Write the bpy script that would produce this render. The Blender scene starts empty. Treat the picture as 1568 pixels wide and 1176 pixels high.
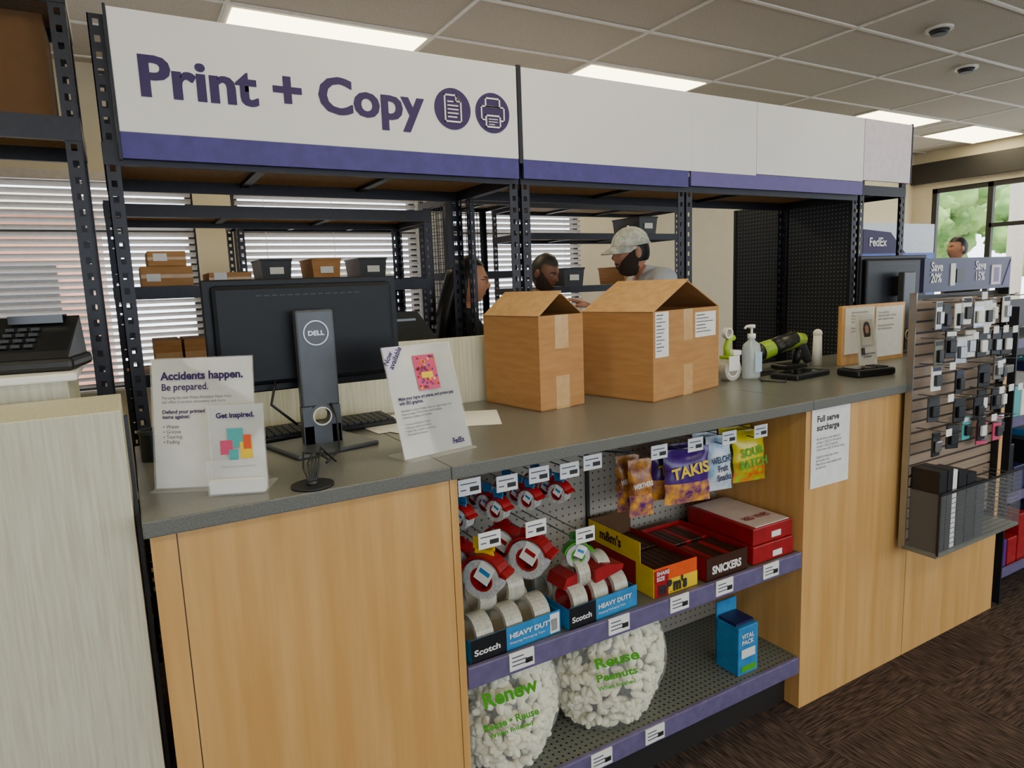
import bpy, bmesh, math, random
from mathutils import Matrix, Vector
random.seed(7)
S=bpy.context.scene
def lin(c):
    c=c/255.0
    return c/12.92 if c<=0.04045 else ((c+0.055)/1.055)**2.4
def rgb(h):
    return (lin(int(h[0:2],16)),lin(int(h[2:4],16)),lin(int(h[4:6],16)),1)
MC={}
def mat(name,h,rough=0.5,metal=0.0,var=0.0,scale=(30,30,30),h2=None,emit=0,alpha=1.0,bump=0.0,spec=0.5,trans=0.0,detail=4):
    if name in MC: return MC[name]
    m=bpy.data.materials.new(name);m.use_nodes=True
    nt=m.node_tree;b=nt.nodes['Principled BSDF']
    c=rgb(h)
    b.inputs['Base Color'].default_value=c
    b.inputs['Roughness'].default_value=rough
    b.inputs['Metallic'].default_value=metal
    b.inputs['Alpha'].default_value=alpha
    b.inputs['Specular IOR Level'].default_value=spec
    b.inputs['Transmission Weight'].default_value=trans
    if emit:
        b.inputs['Emission Color'].default_value=c
        b.inputs['Emission Strength'].default_value=emit
    if not h2:
        k=0.9
        c2=(c[0]*k,c[1]*k,c[2]*k,1)
    else: c2=rgb(h2)
    tc=nt.nodes.new('ShaderNodeTexCoord');mp=nt.nodes.new('ShaderNodeMapping')
    mp.inputs['Scale'].default_value=scale
    nz=nt.nodes.new('ShaderNodeTexNoise');nz.inputs['Scale'].default_value=1.0;nz.inputs['Detail'].default_value=detail
    cr=nt.nodes.new('ShaderNodeValToRGB')
    cr.color_ramp.elements[0].position=0.35;cr.color_ramp.elements[1].position=0.65
    cr.color_ramp.elements[0].color=c2;cr.color_ramp.elements[1].color=c
    nt.links.new(tc.outputs['Object'],mp.inputs[0]);nt.links.new(mp.outputs[0],nz.inputs['Vector'])
    nt.links.new(nz.outputs[0],cr.inputs[0]);nt.links.new(cr.outputs[0],b.inputs['Base Color'])
    if bump:
        bp=nt.nodes.new('ShaderNodeBump');bp.inputs['Strength'].default_value=bump;bp.inputs['Distance'].default_value=0.002
        nt.links.new(nz.outputs[0],bp.inputs['Height']);nt.links.new(bp.outputs[0],b.inputs['Normal'])
    MC[name]=m
    return m
def pegmat(name,h,hole,pitch,r,axes='xz',rough=0.5):
    if name in MC: return MC[name]
    m=bpy.data.materials.new(name);m.use_nodes=True
    nt=m.node_tree;b=nt.nodes['Principled BSDF'];b.inputs['Roughness'].default_value=rough
    N=nt.nodes.new;Lk=nt.links.new
    tc=N('ShaderNodeTexCoord');sp=N('ShaderNodeSeparateXYZ');Lk(tc.outputs['Object'],sp.inputs[0])
    outs=[]
    for a in axes:
        d=N('ShaderNodeMath');d.operation='MULTIPLY';d.inputs[1].default_value=1/pitch;Lk(sp.outputs['xyz'.index(a)],d.inputs[0])
        f=N('ShaderNodeMath');f.operation='FRACT';Lk(d.outputs[0],f.inputs[0])
        s=N('ShaderNodeMath');s.operation='SUBTRACT';s.inputs[1].default_value=0.5;Lk(f.outputs[0],s.inputs[0])
        p=N('ShaderNodeMath');p.operation='MULTIPLY';Lk(s.outputs[0],p.inputs[0]);Lk(s.outputs[0],p.inputs[1]);outs.append(p)
    ad=N('ShaderNodeMath');Lk(outs[0].outputs[0],ad.inputs[0]);Lk(outs[1].outputs[0],ad.inputs[1])
    lt=N('ShaderNodeMath');lt.operation='LESS_THAN';lt.inputs[1].default_value=(r/pitch)**2;Lk(ad.outputs[0],lt.inputs[0])
    mx=N('ShaderNodeMix');mx.data_type='RGBA';Lk(lt.outputs[0],mx.inputs[0])
    mx.inputs[6].default_value=rgb(h);mx.inputs[7].default_value=rgb(hole);Lk(mx.outputs[2],b.inputs['Base Color'])
    MC[name]=m;return m

# ---------- mesh builder
class MB:
    def __init__(s,name,parent=None,loc=None,rot=None):
        s.name=name;s.bm=bmesh.new();s.mats=[];s.parent=parent;s.loc=loc;s.rot=rot
    def mi(s,m):
        if m not in s.mats: s.mats.append(m)
        return s.mats.index(m)
    def add(s,t,m,smooth=False,M=None):
        if M is not None: bmesh.ops.transform(t,matrix=M,verts=t.verts)
        i=s.mi(m) if m else None
        for f in t.faces:
            if i is not None: f.material_index=i
            f.smooth=smooth
        me=bpy.data.meshes.new('t');t.to_mesh(me);t.free();s.bm.from_mesh(me);bpy.data.meshes.remove(me)
    def box(s,x0,x1,y0,y1,z0,z1,m,bev=0,M=None,seg=2):
        t=bmesh.new();bmesh.ops.create_cube(t,size=1)
        T=Matrix.Translation(((x0+x1)/2,(y0+y1)/2,(z0+z1)/2))@Matrix.Diagonal((abs(x1-x0),abs(y1-y0),abs(z1-z0),1))
        bmesh.ops.transform(t,matrix=T,verts=t.verts)
        if bev: bmesh.ops.bevel(t,geom=t.edges[:],offset=bev,segments=seg,affect='EDGES',profile=0.5)
        s.add(t,m,False,M)
    def cyl(s,p0,p1,r0,m,r1=None,seg=20,cap=True,M=None,smooth=True):
        p0=Vector(p0);p1=Vector(p1);r1=r0 if r1 is None else r1
        d=p1-p0;t=bmesh.new()
        bmesh.ops.create_cone(t,cap_ends=cap,segments=seg,radius1=r0,radius2=r1,depth=d.length)
        Q=Matrix.Translation((p0+p1)/2)@d.to_track_quat('Z','Y').to_matrix().to_4x4()
        bmesh.ops.transform(t,matrix=Q,verts=t.verts)
        i=s.mi(m)
        for f in t.faces: f.material_index=i
        if M is not None: bmesh.ops.transform(t,matrix=M,verts=t.verts)
        for f in t.faces: f.smooth=smooth and len(f.verts)==4
        me=bpy.data.meshes.new('t');t.to_mesh(me);t.free();s.bm.from_mesh(me);bpy.data.meshes.remove(me)
    def sph(s,c,r,m,M=None,u=20,v=14,fn=None,keep=None):
        t=bmesh.new();bmesh.ops.create_uvsphere(t,u_segments=u,v_segments=v,radius=1)
        if keep:
            dl=[f for f in t.faces if not keep(f.calc_center_median())]
            bmesh.ops.delete(t,geom=dl,context='FACES')
        if not hasattr(r,'__len__'): r=(r,r,r)
        for w in t.verts:
            p=fn(w.co.copy()) if fn else w.co
            w.co=Vector((p[0]*r[0]+c[0],p[1]*r[1]+c[1],p[2]*r[2]+c[2]))
        s.add(t,m,True,M)
    def loft(s,rings,m,closed=True,caps=True,smooth=True,M=None):
        t=bmesh.new();vs=[[t.verts.new(p) for p in r] for r in rings]
        n=len(rings[0])
        for a,b in zip(vs[:-1],vs[1:]):
            for i in range(n if closed else n-1):
                j=(i+1)%n
                try:t.faces.new((a[i],a[j],b[j],b[i]))
                except: pass
        if caps and closed:
            t.faces.new(vs[0][::-1]);t.faces.new(vs[-1])
        bmesh.ops.recalc_face_normals(t,faces=t.faces[:])
        s.add(t,m,smooth,M)
    def tube(s,pts,r,m,seg=8,M=None):
        pts=[Vector(p) for p in pts];n=len(pts)
        rs=r if hasattr(r,'__len__') else [r]*n
        rings=[];up=None
        for i,p in enumerate(pts):
            d=(pts[min(i+1,n-1)]-pts[max(i-1,0)]).normalized()
            if up is None:
                up=Vector((0,0,1)) if abs(d.z)<.9 else Vector((1,0,0))
            a=d.cross(up).normalized();b=d.cross(a).normalized();up=-b if up.dot(-b)>0 else b
            rings.append([p+a*math.cos(k*2*math.pi/seg)*rs[i]+b*math.sin(k*2*math.pi/seg)*rs[i] for k in range(seg)])
        s.loft(rings,m,M=M)
    def prism(s,pts,y0,y1,m,M=None):
        s.loft([[(p[0],y0,p[1]) for p in pts],[(p[0],y1,p[1]) for p in pts]],m,smooth=False,M=M)
    def ring(s,c,R,r,ht,m,axis='y',M=None,seg=28):
        prof=[(r,-ht/2),(R,-ht/2),(R,ht/2),(r,ht/2),(r,-ht/2)]
        rings=[]
        for q,h in prof:
            rr=[]
            for k in range(seg):
                a=k*2*math.pi/seg;u,v=math.cos(a)*q,math.sin(a)*q
                rr.append({'y':(c[0]+u,c[1]+h,c[2]+v),'x':(c[0]+h,c[1]+u,c[2]+v),'z':(c[0]+u,c[1]+v,c[2]+h)}[axis])
            rings.append(rr)
        s.loft(rings,m,caps=False,smooth=False,M=M)
    def done(s):
        me=bpy.data.meshes.new(s.name);s.bm.to_mesh(me);s.bm.free()
        for m in s.mats: me.materials.append(m)
        o=bpy.data.objects.new(s.name,me);S.collection.objects.link(o)
        if s.parent: o.parent=s.parent
        if s.loc: o.location=s.loc
        if s.rot: o.rotation_euler=s.rot
        return o
def grp(name,loc=(0,0,0),rot=(0,0,0),parent=None):
    o=bpy.data.objects.new(name,None);S.collection.objects.link(o);o.location=loc;o.rotation_euler=rot;o.empty_display_size=.05
    if parent:o.parent=parent
    return o
HP=math.pi/2
def text(body,x,y,z,size,m,parent,width=None,rot=(HP,0,0),bold=0,align='LEFT',name='lettering',ls=1.0):
    c=bpy.data.curves.new(name,'FONT');c.body=body;c.size=size;c.offset=bold;c.align_x=align;c.space_line=ls
    c.resolution_u=3
    o=bpy.data.objects.new(name,c);S.collection.objects.link(o);c.materials.append(m)
    o.location=(x,y,z);o.rotation_euler=rot;o.parent=parent
    if width:
        bpy.context.view_layer.update()
        w=o.dimensions[0]
        if w>0:o.scale=(width/w,1,1)
    return o

# ---------- materials
black=mat('black_steel','1a1d2c',.45,.2,scale=(60,60,60),h2='151724')
blackp=mat('black_plastic','15171c',.4,h2='101216')
darkg=mat('dark_grey_plastic','2c2f35',.5)
white=mat('white_plastic','eceae6',.4,h2='e2e0dc')
paper=mat('white_paper','ebe9e6',.7,h2='e4e2df')
signw=mat('white_sign_face','dcdbe2',.45,h2='d6d5de',scale=(3,3,3))
purple=mat('purple_ink','2b1556',.6,h2='28134f')
band=mat('purple_band','3a3280',.5,h2='322b73')
wood=mat('maple_laminate','d6a767',.42,scale=(26,26,1.6),h2='c69452',detail=6)
cream=mat('cream_laminate','d2cfb9',.5,scale=(140,140,6),h2='bfbba3',detail=6)
top=mat('grey_countertop','70706c',.3,scale=(260,260,260),h2='5f5f5b',detail=8)
shelfg=mat('grey_shelf_metal','75756d',.45,.2)
lipm=mat('purple_grey_shelf_lip','665d82',.45,h2='5a5276')
bandl=mat('pale_purple_band','6a6099',.5)
card=mat('cardboard','b58450',.8,scale=(8,8,60),h2='a97845')
cardl=mat('cardboard_inside','c9a06c',.85,h2='bd925f')
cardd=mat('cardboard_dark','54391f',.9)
tapem=mat('packing_tape','c9a06d',.3,h2='bf9560')
deck=mat('shelf_particleboard','a88a66',.8,scale=(90,90,90),h2='937350')
wallm=mat('cream_paint','cfc4ac',.8,scale=(5,5,5),h2='cabfa6')
wallg=mat('grey_paint','a5a4a4',.8)
trimd=mat('dark_bronze_trim','262322',.5)
tile=mat('ceiling_tile','cfc8bc',.95,scale=(160,160,160),h2='b8b0a3',detail=8,bump=.3)
grid=mat('ceiling_grid_white','f0eee8',.5)
silver=mat('silver_metal','a9adb3',.3,.9)
chrome=mat('hook_wire','8d9096',.3,.8)
red=mat('red_print','a0121a',.4,h2='8f0e15');blue=mat('blue_print','3286bf',.4,h2='2a78b0')
yellow=mat('yellow_print','ecc412',.4);orange=mat('orange_print','e05214',.4);green=mat('green_print','4aa31f',.4)
brown=mat('brown_print','3a1d11',.4);navy=mat('navy_print','1e2150',.4);teal=mat('teal_print','4ba7a8',.5)
pink=mat('pink_print','cf466f',.5);violet=mat('violet_print','5a2480',.35);greyink=mat('grey_ink','585862',.6)
inkb=mat('black_ink','1c1c22',.6)
lime=mat('lime_plastic','9cbf2c',.4)
clear=mat('clear_acrylic','f4f6f8',.08,alpha=.16)
clearb=mat('clear_bin_acrylic','e8eaec',.1,alpha=.05,spec=.2)
film=mat('clear_film','ffffff',.12,alpha=.17)
tapeclear=mat('clear_tape_roll','dad6c6',.2,h2='c4bfad',scale=(200,200,4),alpha=.72)
tapelab=mat('printed_tape_surface','d0cdc2',.3,h2='8d94a0',scale=(140,40,140),alpha=.85)
peanut=mat('foam_peanut','eeead2',.7,h2='e4dfc2')
slatm=mat('slatwall_taupe','957f6a',.6,h2='846f5b',scale=(3,3,90))
glassm=mat('window_glass','e8f2f4',.03,alpha=.05)
leaf=mat('leaf_green','8fb060',.8,h2='4f7a34',scale=(2,2,2));redleaf=mat('red_flower','c24860',.8,h2='7a8a50',scale=(4,4,4))
bark=mat('palm_bark','b5a89a',.9);brick=mat('brick_facade','a06a54',.9,h2='b98670',scale=(1,1,1));asphalt=mat('asphalt','c2bfb8',.9)
screen=mat('screen','0a0c12',.1)

def carpet():
    m=bpy.data.materials.new('carpet');m.use_nodes=True;nt=m.node_tree;b=nt.nodes['Principled BSDF'];b.inputs['Roughness'].default_value=.95
    b.inputs['Specular IOR Level'].default_value=.1
    N=nt.nodes.new;Lk=nt.links.new
    tc=N('ShaderNodeTexCoord');ck=N('ShaderNodeTexChecker');ck.inputs['Scale'].default_value=1/.61
    Lk(tc.outputs['Object'],ck.inputs['Vector'])
    ns=[]
    for sc in ((160,14,1),(14,160,1)):
        mp=N('ShaderNodeMapping');mp.inputs['Scale'].default_value=sc;Lk(tc.outputs['Object'],mp.inputs[0])
        n=N('ShaderNodeTexNoise');n.inputs['Scale'].default_value=1;n.inputs['Detail'].default_value=3;Lk(mp.outputs[0],n.inputs['Vector']);ns.append(n)
    mx=N('ShaderNodeMix');Lk(ck.outputs['Fac'],mx.inputs[0]);Lk(ns[0].outputs[0],mx.inputs[2]);Lk(ns[1].outputs[0],mx.inputs[3])
    cr=N('ShaderNodeValToRGB');cr.color_ramp.elements[0].position=.38;cr.color_ramp.elements[1].position=.68
    cr.color_ramp.elements[0].color=rgb('2b2320');cr.color_ramp.elements[1].color=rgb('5a4a43')
    Lk(mx.outputs[0],cr.inputs[0]);Lk(cr.outputs[0],b.inputs['Base Color'])
    return m
carpetm=carpet()

# ---------- room shell
CZ=3.07
X0,X1,Y0,Y1=-3.5,9.5,-3.5,5.4
b=MB('floor');b.box(X0,X1,Y0,Y1,-.05,0,carpetm);b.done()
b=MB('ceiling');b.box(X0-.1,X1+.12,Y0-.1,Y1+.12,CZ,CZ+.05,tile)
x=.65-1.2*3
while x<X1: b.box(x-.012,x+.012,Y0,Y1,CZ-.008,CZ+.001,grid);x+=1.2
y=4.04-.61*12
while y<Y1: b.box(X0,X1,y-.012,y+.012,CZ-.0085,CZ+.001,grid);y+=.61
b.done()
wins=[(-2.6,.52),(.77,2.22),(2.46,3.9)]
WB,WT=.9,2.36
b=MB('wall_back')
b.box(X0,X1,Y1,Y1+.12,0,WB,wallm);b.box(X0,X1,Y1,Y1+.12,WT,CZ,wallm)
xs=[X0]+[v for w in wins for v in w]+[X1]
for i in range(0,len(xs),2): b.box(xs[i],xs[i+1],Y1,Y1+.12,WB,WT,wallm if i!=4 else wallg)
b.done()
blindm=mat('blind_slat','cdc6c2',.5,h2='c4bdb9')
for i,(a,c) in enumerate(wins):
    b=MB('window_%d'%(i+1))
    fr=.05
    b.box(a,c,Y1+.03,Y1+.09,WB,WB+fr,trimd);b.box(a,c,Y1+.03,Y1+.09,WT-fr,WT,trimd)
    b.box(a,a+fr,Y1+.03,Y1+.09,WB,WT,trimd);b.box(c-fr,c,Y1+.03,Y1+.09,WB,WT,trimd)
    if c-a>2: b.box((a+c)/2-.03,(a+c)/2+.03,Y1+.03,Y1+.09,WB,WT,trimd)
    b.box(a,c,Y1+.04,Y1+.08,1.98,2.02,trimd)
    b.loft([[(a,Y1+.06,WB),(c,Y1+.06,WB)],[(a,Y1+.06,WT),(c,Y1+.06,WT)]],glassm,closed=False,smooth=False)
    b.done()
    b=MB('window_blind' if i==0 else 'window_blind.%03d'%i)
    b.box(a+.01,c-.01,Y1-.07,Y1-.015,WT-.05,WT+.01,blindm,.004)
    z=WT-.075
    while z>WB+.03:
        M=Matrix.Translation((0,Y1-.04,z))@Matrix.Rotation(math.radians(-34),4,'X')
        b.box(a+.02,c-.02,-.024,.024,-.0012,.0012,blindm,M=M)
        z-=.046
    b.box(a+.02,c-.02,Y1-.06,Y1-.02,WB,WB+.02,blindm,.003)
    for k in range(3):
        xx=a+(c-a)*(.15+.35*k);b.box(xx-.002,xx+.002,Y1-.066,Y1-.064,WB,WT,blindm)
    b.done()
b=MB('wall_right')
b.box(X1,X1+.12,Y0,Y1,0,.8,wallm);b.box(X1,X1+.12,Y0,Y1,2.58,CZ,wallm)
b.box(X1,X1+.12,5.15,Y1,.8,2.58,wallm);b.box(X1,X1+.12,Y0,-2.6,.8,2.58,wallm)
b.done()
b=MB('trim_1');b.box(X1-.08,X1-.002,Y0+.1,Y1-.01,2.66,2.92,trimd);b.done()
b=MB('window_4')
b.box(X1+.02,X1+.08,-2.6,5.15,.8,.86,trimd);b.box(X1+.02,X1+.08,-2.6,5.15,2.52,2.58,trimd)
for yy in (-2.57,-1.5,-.4,.7,1.7,2.75,3.78,4.45,5.12): b.box(X1+.02,X1+.08,yy-.03,yy+.03,.8,2.58,trimd)
b.box(X1+.02,X1+.08,-2.6,4.45,2.02,2.07,trimd)
b.loft([[(X1+.05,-2.6,.8),(X1+.05,5.15,.8)],[(X1+.05,-2.6,2.58),(X1+.05,5.15,2.58)]],glassm,closed=False,smooth=False);b.done()
b=MB('wall_left');b.box(X0-.1,X0,Y0,Y1,0,CZ,wallm);b.done()
FW=(-3.0,9.0,.75,2.45)
b=MB('wall_front');b.box(X0,X1,Y0-.1,Y0,0,FW[2],wallm);b.box(X0,X1,Y0-.1,Y0,FW[3],CZ,wallm);b.box(X0,FW[0],Y0-.1,Y0,FW[2],FW[3],wallm);b.box(FW[1],X1,Y0-.1,Y0,FW[2],FW[3],wallm);b.done()
b=MB('window_5')  # unseen window added behind the camera to fill counter front and ceiling with daylight
for i in range(9):
    xx=FW[0]+(FW[1]-FW[0])*i/8;b.box(xx-.03,xx+.03,Y0-.08,Y0-.02,FW[2],FW[3],trimd)
for zz in (FW[2]+.03,FW[3]-.03): b.box(FW[0],FW[1],Y0-.08,Y0-.02,zz-.03,zz+.03,trimd)
b.loft([[(FW[0],Y0-.05,FW[2]),(FW[1],Y0-.05,FW[2])],[(FW[0],Y0-.05,FW[3]),(FW[1],Y0-.05,FW[3])]],glassm,closed=False,smooth=False);b.done()
b=MB('baseboard_back');b.box(X0,X1,Y1-.015,Y1,0,.1,trimd);b.done()
# exterior
b=MB('parking_lot');b.box(-30,45,Y1+.3,40,-.12,-.06,asphalt);b.box(X1+.3,45,-20,Y1+.3,-.12,-.06,asphalt);b.box(-30,X1+.3,-20,Y0-.3,-.12,-.06,asphalt);b.done()
def blob(b,c,r,m,seed,n=34):
    rn=random.Random(seed)
    for k in range(n):
        p=Vector((rn.uniform(-1,1),rn.uniform(-1,1),rn.uniform(-.8,.8)))*r*.72
        q=r*rn.uniform(.14,.34)
        def fn(v,rn=rn): return v*(1+rn.uniform(-.28,.28))
        b.sph((c[0]+p.x,c[1]+p.y,c[2]+p.z),q,m,u=14,v=10,fn=fn)
k=0
for (x,y,z,r) in ((17,6.6,2.2,1.3),(16,9.2,2.9,1.4),(18,4.0,2.2,1.3),(21,11.5,3.0,2.0),(15,2.2,2.8,1.3),(23,7.8,2.6,1.8)):
    b=MB('leafy_tree' if k==0 else 'leafy_tree.%03d'%k);b.cyl((x,y,-.06),(x,y,z),.12,bark,seg=10);blob(b,(x,y,z),r,leaf,k);b.done();k+=1
b=MB('flowering_shrub');blob(b,(2.9,10.2,1.2),.8,redleaf,5);b.cyl((2.9,10.2,-.06),(2.9,10.2,1.2),.06,bark);b.done()
b=MB('palm_tree');b.tube([(14.0,6.1,-.06),(14.05,6.1,2.5),(14.0,6.1,6)],.13,bark,seg=12)
for i in range(9):
    a=i*2*math.pi/9;b.tube([(14,6.1,6),(14+math.cos(a),6.1+math.sin(a),6.4),(14+1.9*math.cos(a),6.1+1.9*math.sin(a),5.6)],[.05,.12,.01],leaf,seg=6)
b.done()
b=MB('neighbouring_building');b.box(-9,-.2,12.5,16,-.06,2.9,brick);b.box(-9.2,0,12.3,16.2,2.9,3.2,wallm)
for i in range(4): b.box(-8+i*2,-6.8+i*2,12.46,12.5,.9,2.1,trimd)
b.done()

# ---------- ceiling lights
lampm=mat('fluorescent_diffuser','fff1c4',.5,emit=9.5)
k=0
for (x0,x1,y0) in ((.65,1.85,4.04),(3.05,4.25,4.04),(6.5,7.65,4.04),(8.25,9.4,4.04),(.65,1.85,.99),(3.05,4.25,.99),(-1.75,-.55,.99),(-1.75,-.55,-1.45),(.65,1.85,-1.45),(3.05,4.25,-1.45),(5.5,6.7,-.6)):
    b=MB('ceiling_light' if k==0 else 'ceiling_light.%03d'%k);k+=1
    b.box(x0,x1,y0+.0,y0+.61,CZ-.012,CZ-.002,grid)
    b.box(x0+.035,x1-.035,y0+.035,y0+.575,CZ-.016,CZ-.0125,lampm);b.done()
k=0
for (x,y) in ((4.77,2.59),(5.87,2.97)):
    b=MB('smoke_detector' if k==0 else 'smoke_detector.%03d'%k);k+=1
    b.cyl((x,y,CZ-.02),(x,y,CZ-.001),.08,white);b.cyl((x,y,CZ-.045),(x,y,CZ-.02),.045,darkg,r1=.06);b.done()

# ---------- counter
peg=pegmat('beige_pegboard','9e968a','3a352f',.0254,.0035)
sc=MB('service_counter')
sc.box(-.01,.6215,1.385,2.15,1.077,1.11,top,.003);sc.box(.6225,1.9295,1.385,2.15,1.077,1.11,top,.003);sc.box(1.9305,3.25,1.385,2.15,1.077,1.11,top,.003)
sc.box(0,.625,1.41,2.13,0,1.076,wood);sc.box(.627,.646,1.41,2.13,0,1.076,wood)
sc.box(0,.045,1.4085,1.41,0,1.076,wood);sc.box(.045,.047,1.409,1.41,0,1.076,brown)
sc.box(1.925,2.55,1.41,2.13,0,1.076,wood);sc.box(2.554,3.25,1.41,2.13,0,1.076,wood);sc.box(2.549,2.555,1.415,2.1,0,1.07,trimd)
sc.box(.646,1.925,1.80,1.82,0,1.076,peg)
sc.box(.646,.652,1.44,1.8,0,1.07,black)
sc.box(.646,1.925,1.42,1.8,.556,.578,shelfg)
sc.box(.648,1.915,1.405,1.42,.528,.585,lipm,.003)
perf=pegmat('perforated_shelf','6f726a','2a2c28',.02,.004,'xy',.45)
sc.box(.646,1.925,1.42,1.8,.172,.194,perf)
sc.box(.648,1.915,1.405,1.42,.14,.2,lipm,.003)
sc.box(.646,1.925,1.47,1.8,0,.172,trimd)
sc.box(1.3,1.312,1.79,1.8,.2,1.07,trimd)
SC=sc.done()
tg=MB('shelf_price_label')
for x,z in ((.80,.562),(1.12,.562),(1.35,.562),(1.54,.562),(1.755,.562),(1.25,.172),(1.05,.172),(.8,.172)):
    tg.box(x-.037,x+.037,1.400,1.404,z-.022,z+.026,paper)
    for j in range(3): tg.box(x-.03,x+.005+.008*j,1.3992,1.3999,z+.012-j*.011,z+.015-j*.011,greyink)
    tg.box(x+.01,x+.032,1.3992,1.3999,z-.012,z+.002,trimd)
tg.done()
b=MB('side_cabinet');b.box(-1.6,-.022,1.45,1.72,0,1.315,cream,.002);b.box(-.019,-.012,1.47,1.49,0,1.30,blackp)
b.done()
b=MB('rear_cabinet');b.box(-1.3,-.12,1.76,2.12,0,1.35,cream,.002);b.box(-1.3,-.10,1.74,2.13,1.35,1.368,white,.004);b.done()
b=MB('counter_privacy_panel');b.box(.2,1.95,2.155,2.182,0,1.345,cream,.002);b.done()

# ---------- racks
def post(b,x,y,z0,z1,holes=True,sx=1,sy=1,w=.038):
    t=.003
    if not holes:
        b.box(x,x+sx*w,y,y+sy*t,z0,z1,black);b.box(x,x+sx*t,y,y+sy*w,z0,z1,black);return
    for (a,c) in ((0,.012),(.026,w)):
        b.box(x+sx*a,x+sx*c,y,y+sy*t,z0,z1,black)
        b.box(x,x+sx*t,y+sy*a,y+sy*c,z0,z1,black)
    z=z0
    while z<z1:
        zz=min(z+.024,z1)
        b.box(x+sx*.012,x+sx*.026,y,y+sy*t,z,zz,black);b.box(x,x+sx*t,y+sy*.012,y+sy*.026,z,zz,black)
        z+=.042
def rack(name,x0,x1,y0,y1,zt,levels,holes=False,bh=.045,zb=0):
    b=MB(name)
    for (x,sx) in ((x0,1),(x1,-1)):
        for (y,sy) in ((y0,1),(y1,-1)): post(b,x,y,zb,zt,holes,sx,sy)
    for z in levels:
        b.box(x0,x1,y0-.002,y0+.012,z-bh,z,black);b.box(x0,x1,y1-.012,y1+.002,z-bh,z,black)
        b.box(x0-.002,x0+.012,y0,y1,z-bh,z,black);b.box(x1-.012,x1+.002,y0,y1,z-bh,z,black)
        b.box(x0+.012,x1-.012,y0+.012,y1-.012,z-.02,z-.004,deck)
        for k in (1,2): 
            xx=x0+(x1-x0)*k/3;b.box(xx-.015,xx+.015,y0+.01,y1-.01,z-.035,z-.021,black)
    return b
Y=2.2
rack('boltless_shelving',.0,1.317,Y,2.72,2.28,[1.95,1.0,.3],True,.06).done()
b=rack('boltless_shelving.001',1.327,3.368,Y,2.66,2.28,[1.95,.9,.3],True,.06)
post(b,2.152,Y,0,2.28,True,-1,1);post(b,2.158,Y,0,2.28,True,1,1);b.done()
rack('boltless_shelving.002',3.39,3.80,Y,2.66,2.30,[1.97,.9,.3],True,.05).done()
rack('boltless_shelving.003',-.02,1.33,3.05,3.5,1.9,[1.89,1.57,1.22,.8,.3],True,.05).done()
b=rack('boltless_shelving.004',.62,1.78,4.2,4.65,1.99,[1.97,1.6,1.1,.5],True);b.done()
b=rack('boltless_shelving.005',2.40,3.80,3.95,4.4,2.1,[2.08,1.87,1.5,1.0,.4],True);b.done()
b=rack('wire_mesh_shelving',1.85,2.36,4.0,4.45,2.12,[2.1,1.62,1.1])
for i in range(22):
    b.box(1.85,2.36,4.446,4.45,1.1+i*.045,1.104+i*.045,black)
    b.box(1.85,1.854,4.0,4.45,1.1+i*.045,1.104+i*.045,black)
for i in range(12): b.box(1.85+i*.045,1.854+i*.045,4.446,4.45,1.1,2.1,black);b.box(1.85,1.854,4.0+i*.04,4.004+i*.04,1.1,2.1,black)
b.done()
b=rack('boltless_shelving.006',-1.3,-.045,1.9+.26,2.5,2.36,[2.34,2.0],True,.06);b.done()
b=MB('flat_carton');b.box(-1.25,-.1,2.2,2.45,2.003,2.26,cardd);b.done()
pb=pegmat('black_pegboard','181b24','66788c',.022,.0035,'yz',.5)
b=MB('black_pegboard_panel');b.box(3.373,3.384,2.64,3.0,.6,1.93,pb);b.box(3.373,3.384,2.225,2.62,.6,1.90,pb);b.box(3.370,3.386,2.62,2.64,0,1.93,black);b.box(3.370,3.386,3.0,3.02,0,1.93,black);b.done()
# small supplies on the back shelving
k=0
for (x,y,z,m) in ((.75,4.25,1.602,darkg),(1.05,4.25,1.602,card),(1.35,4.25,1.602,darkg),(2.75,4.0,1.502,darkg),(3.3,4.0,1.502,card),(3.45,4.0,1.872,darkg)):
    b=MB('storage_bin' if k==0 else 'storage_bin.%03d'%k);k+=1
    b.loft([[(x,y,z),(x+.16,y,z),(x+.16,y+.3,z),(x,y+.3,z)],[(x-.01,y-.01,z+.12),(x+.17,y-.01,z+.12),(x+.17,y+.31,z+.12),(x-.01,y+.31,z+.12)]],m,smooth=False);b.box(x-.015,x+.175,y-.015,y+.315,z+.118,z+.13,m,.003);b.box(x+.04,x+.12,y-.012,y-.008,z+.04,z+.08,paper);b.done()

# ---------- sign
sg=MB('overhead_sign')
YS=2.185
sg.box(.045,1.308,YS-.012,YS,1.975,2.295,signw,.002)
sg.box(.045,1.308,YS-.010,YS,1.905,1.976,band,.001)
sg.box(1.328,2.168,YS-.012,YS,1.975,2.295,signw,.001);sg.box(2.168,2.568,YS-.012,YS,1.975,2.295,signw,.001)
sg.box(2.571,3.369,YS-.012,YS,1.982,2.295,signw,.001);sg.box(3.373,3.79,YS-.012,YS,1.99,2.295,mat('white_sign_face_b','cdc6d8',.5),.001)
sg.box(1.328,2.15,YS-.010,YS,1.908,1.976,band);sg.box(2.165,3.37,YS-.010,YS,1.915,1.98,mat('purple_band_b','574d92',.5))
sg.box(.038,.045,YS-.014,YS,1.9,2.3,black);sg.box(1.310,1.326,YS-.014,YS,1.96,2.3,black);sg.box(3.79,3.8,YS-.014,YS+.008,1.99,2.3,black)
def disc(cx,cz,r,y0,y1,m): sg.cyl((cx,y0,cz),(cx,y1,cz),r,m,seg=48)
for cx in (1.05,1.205):
    disc(cx,2.125,.068,YS-.0145,YS-.012,purple)
y0,y1=YS-.0165,YS-.0145
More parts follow.
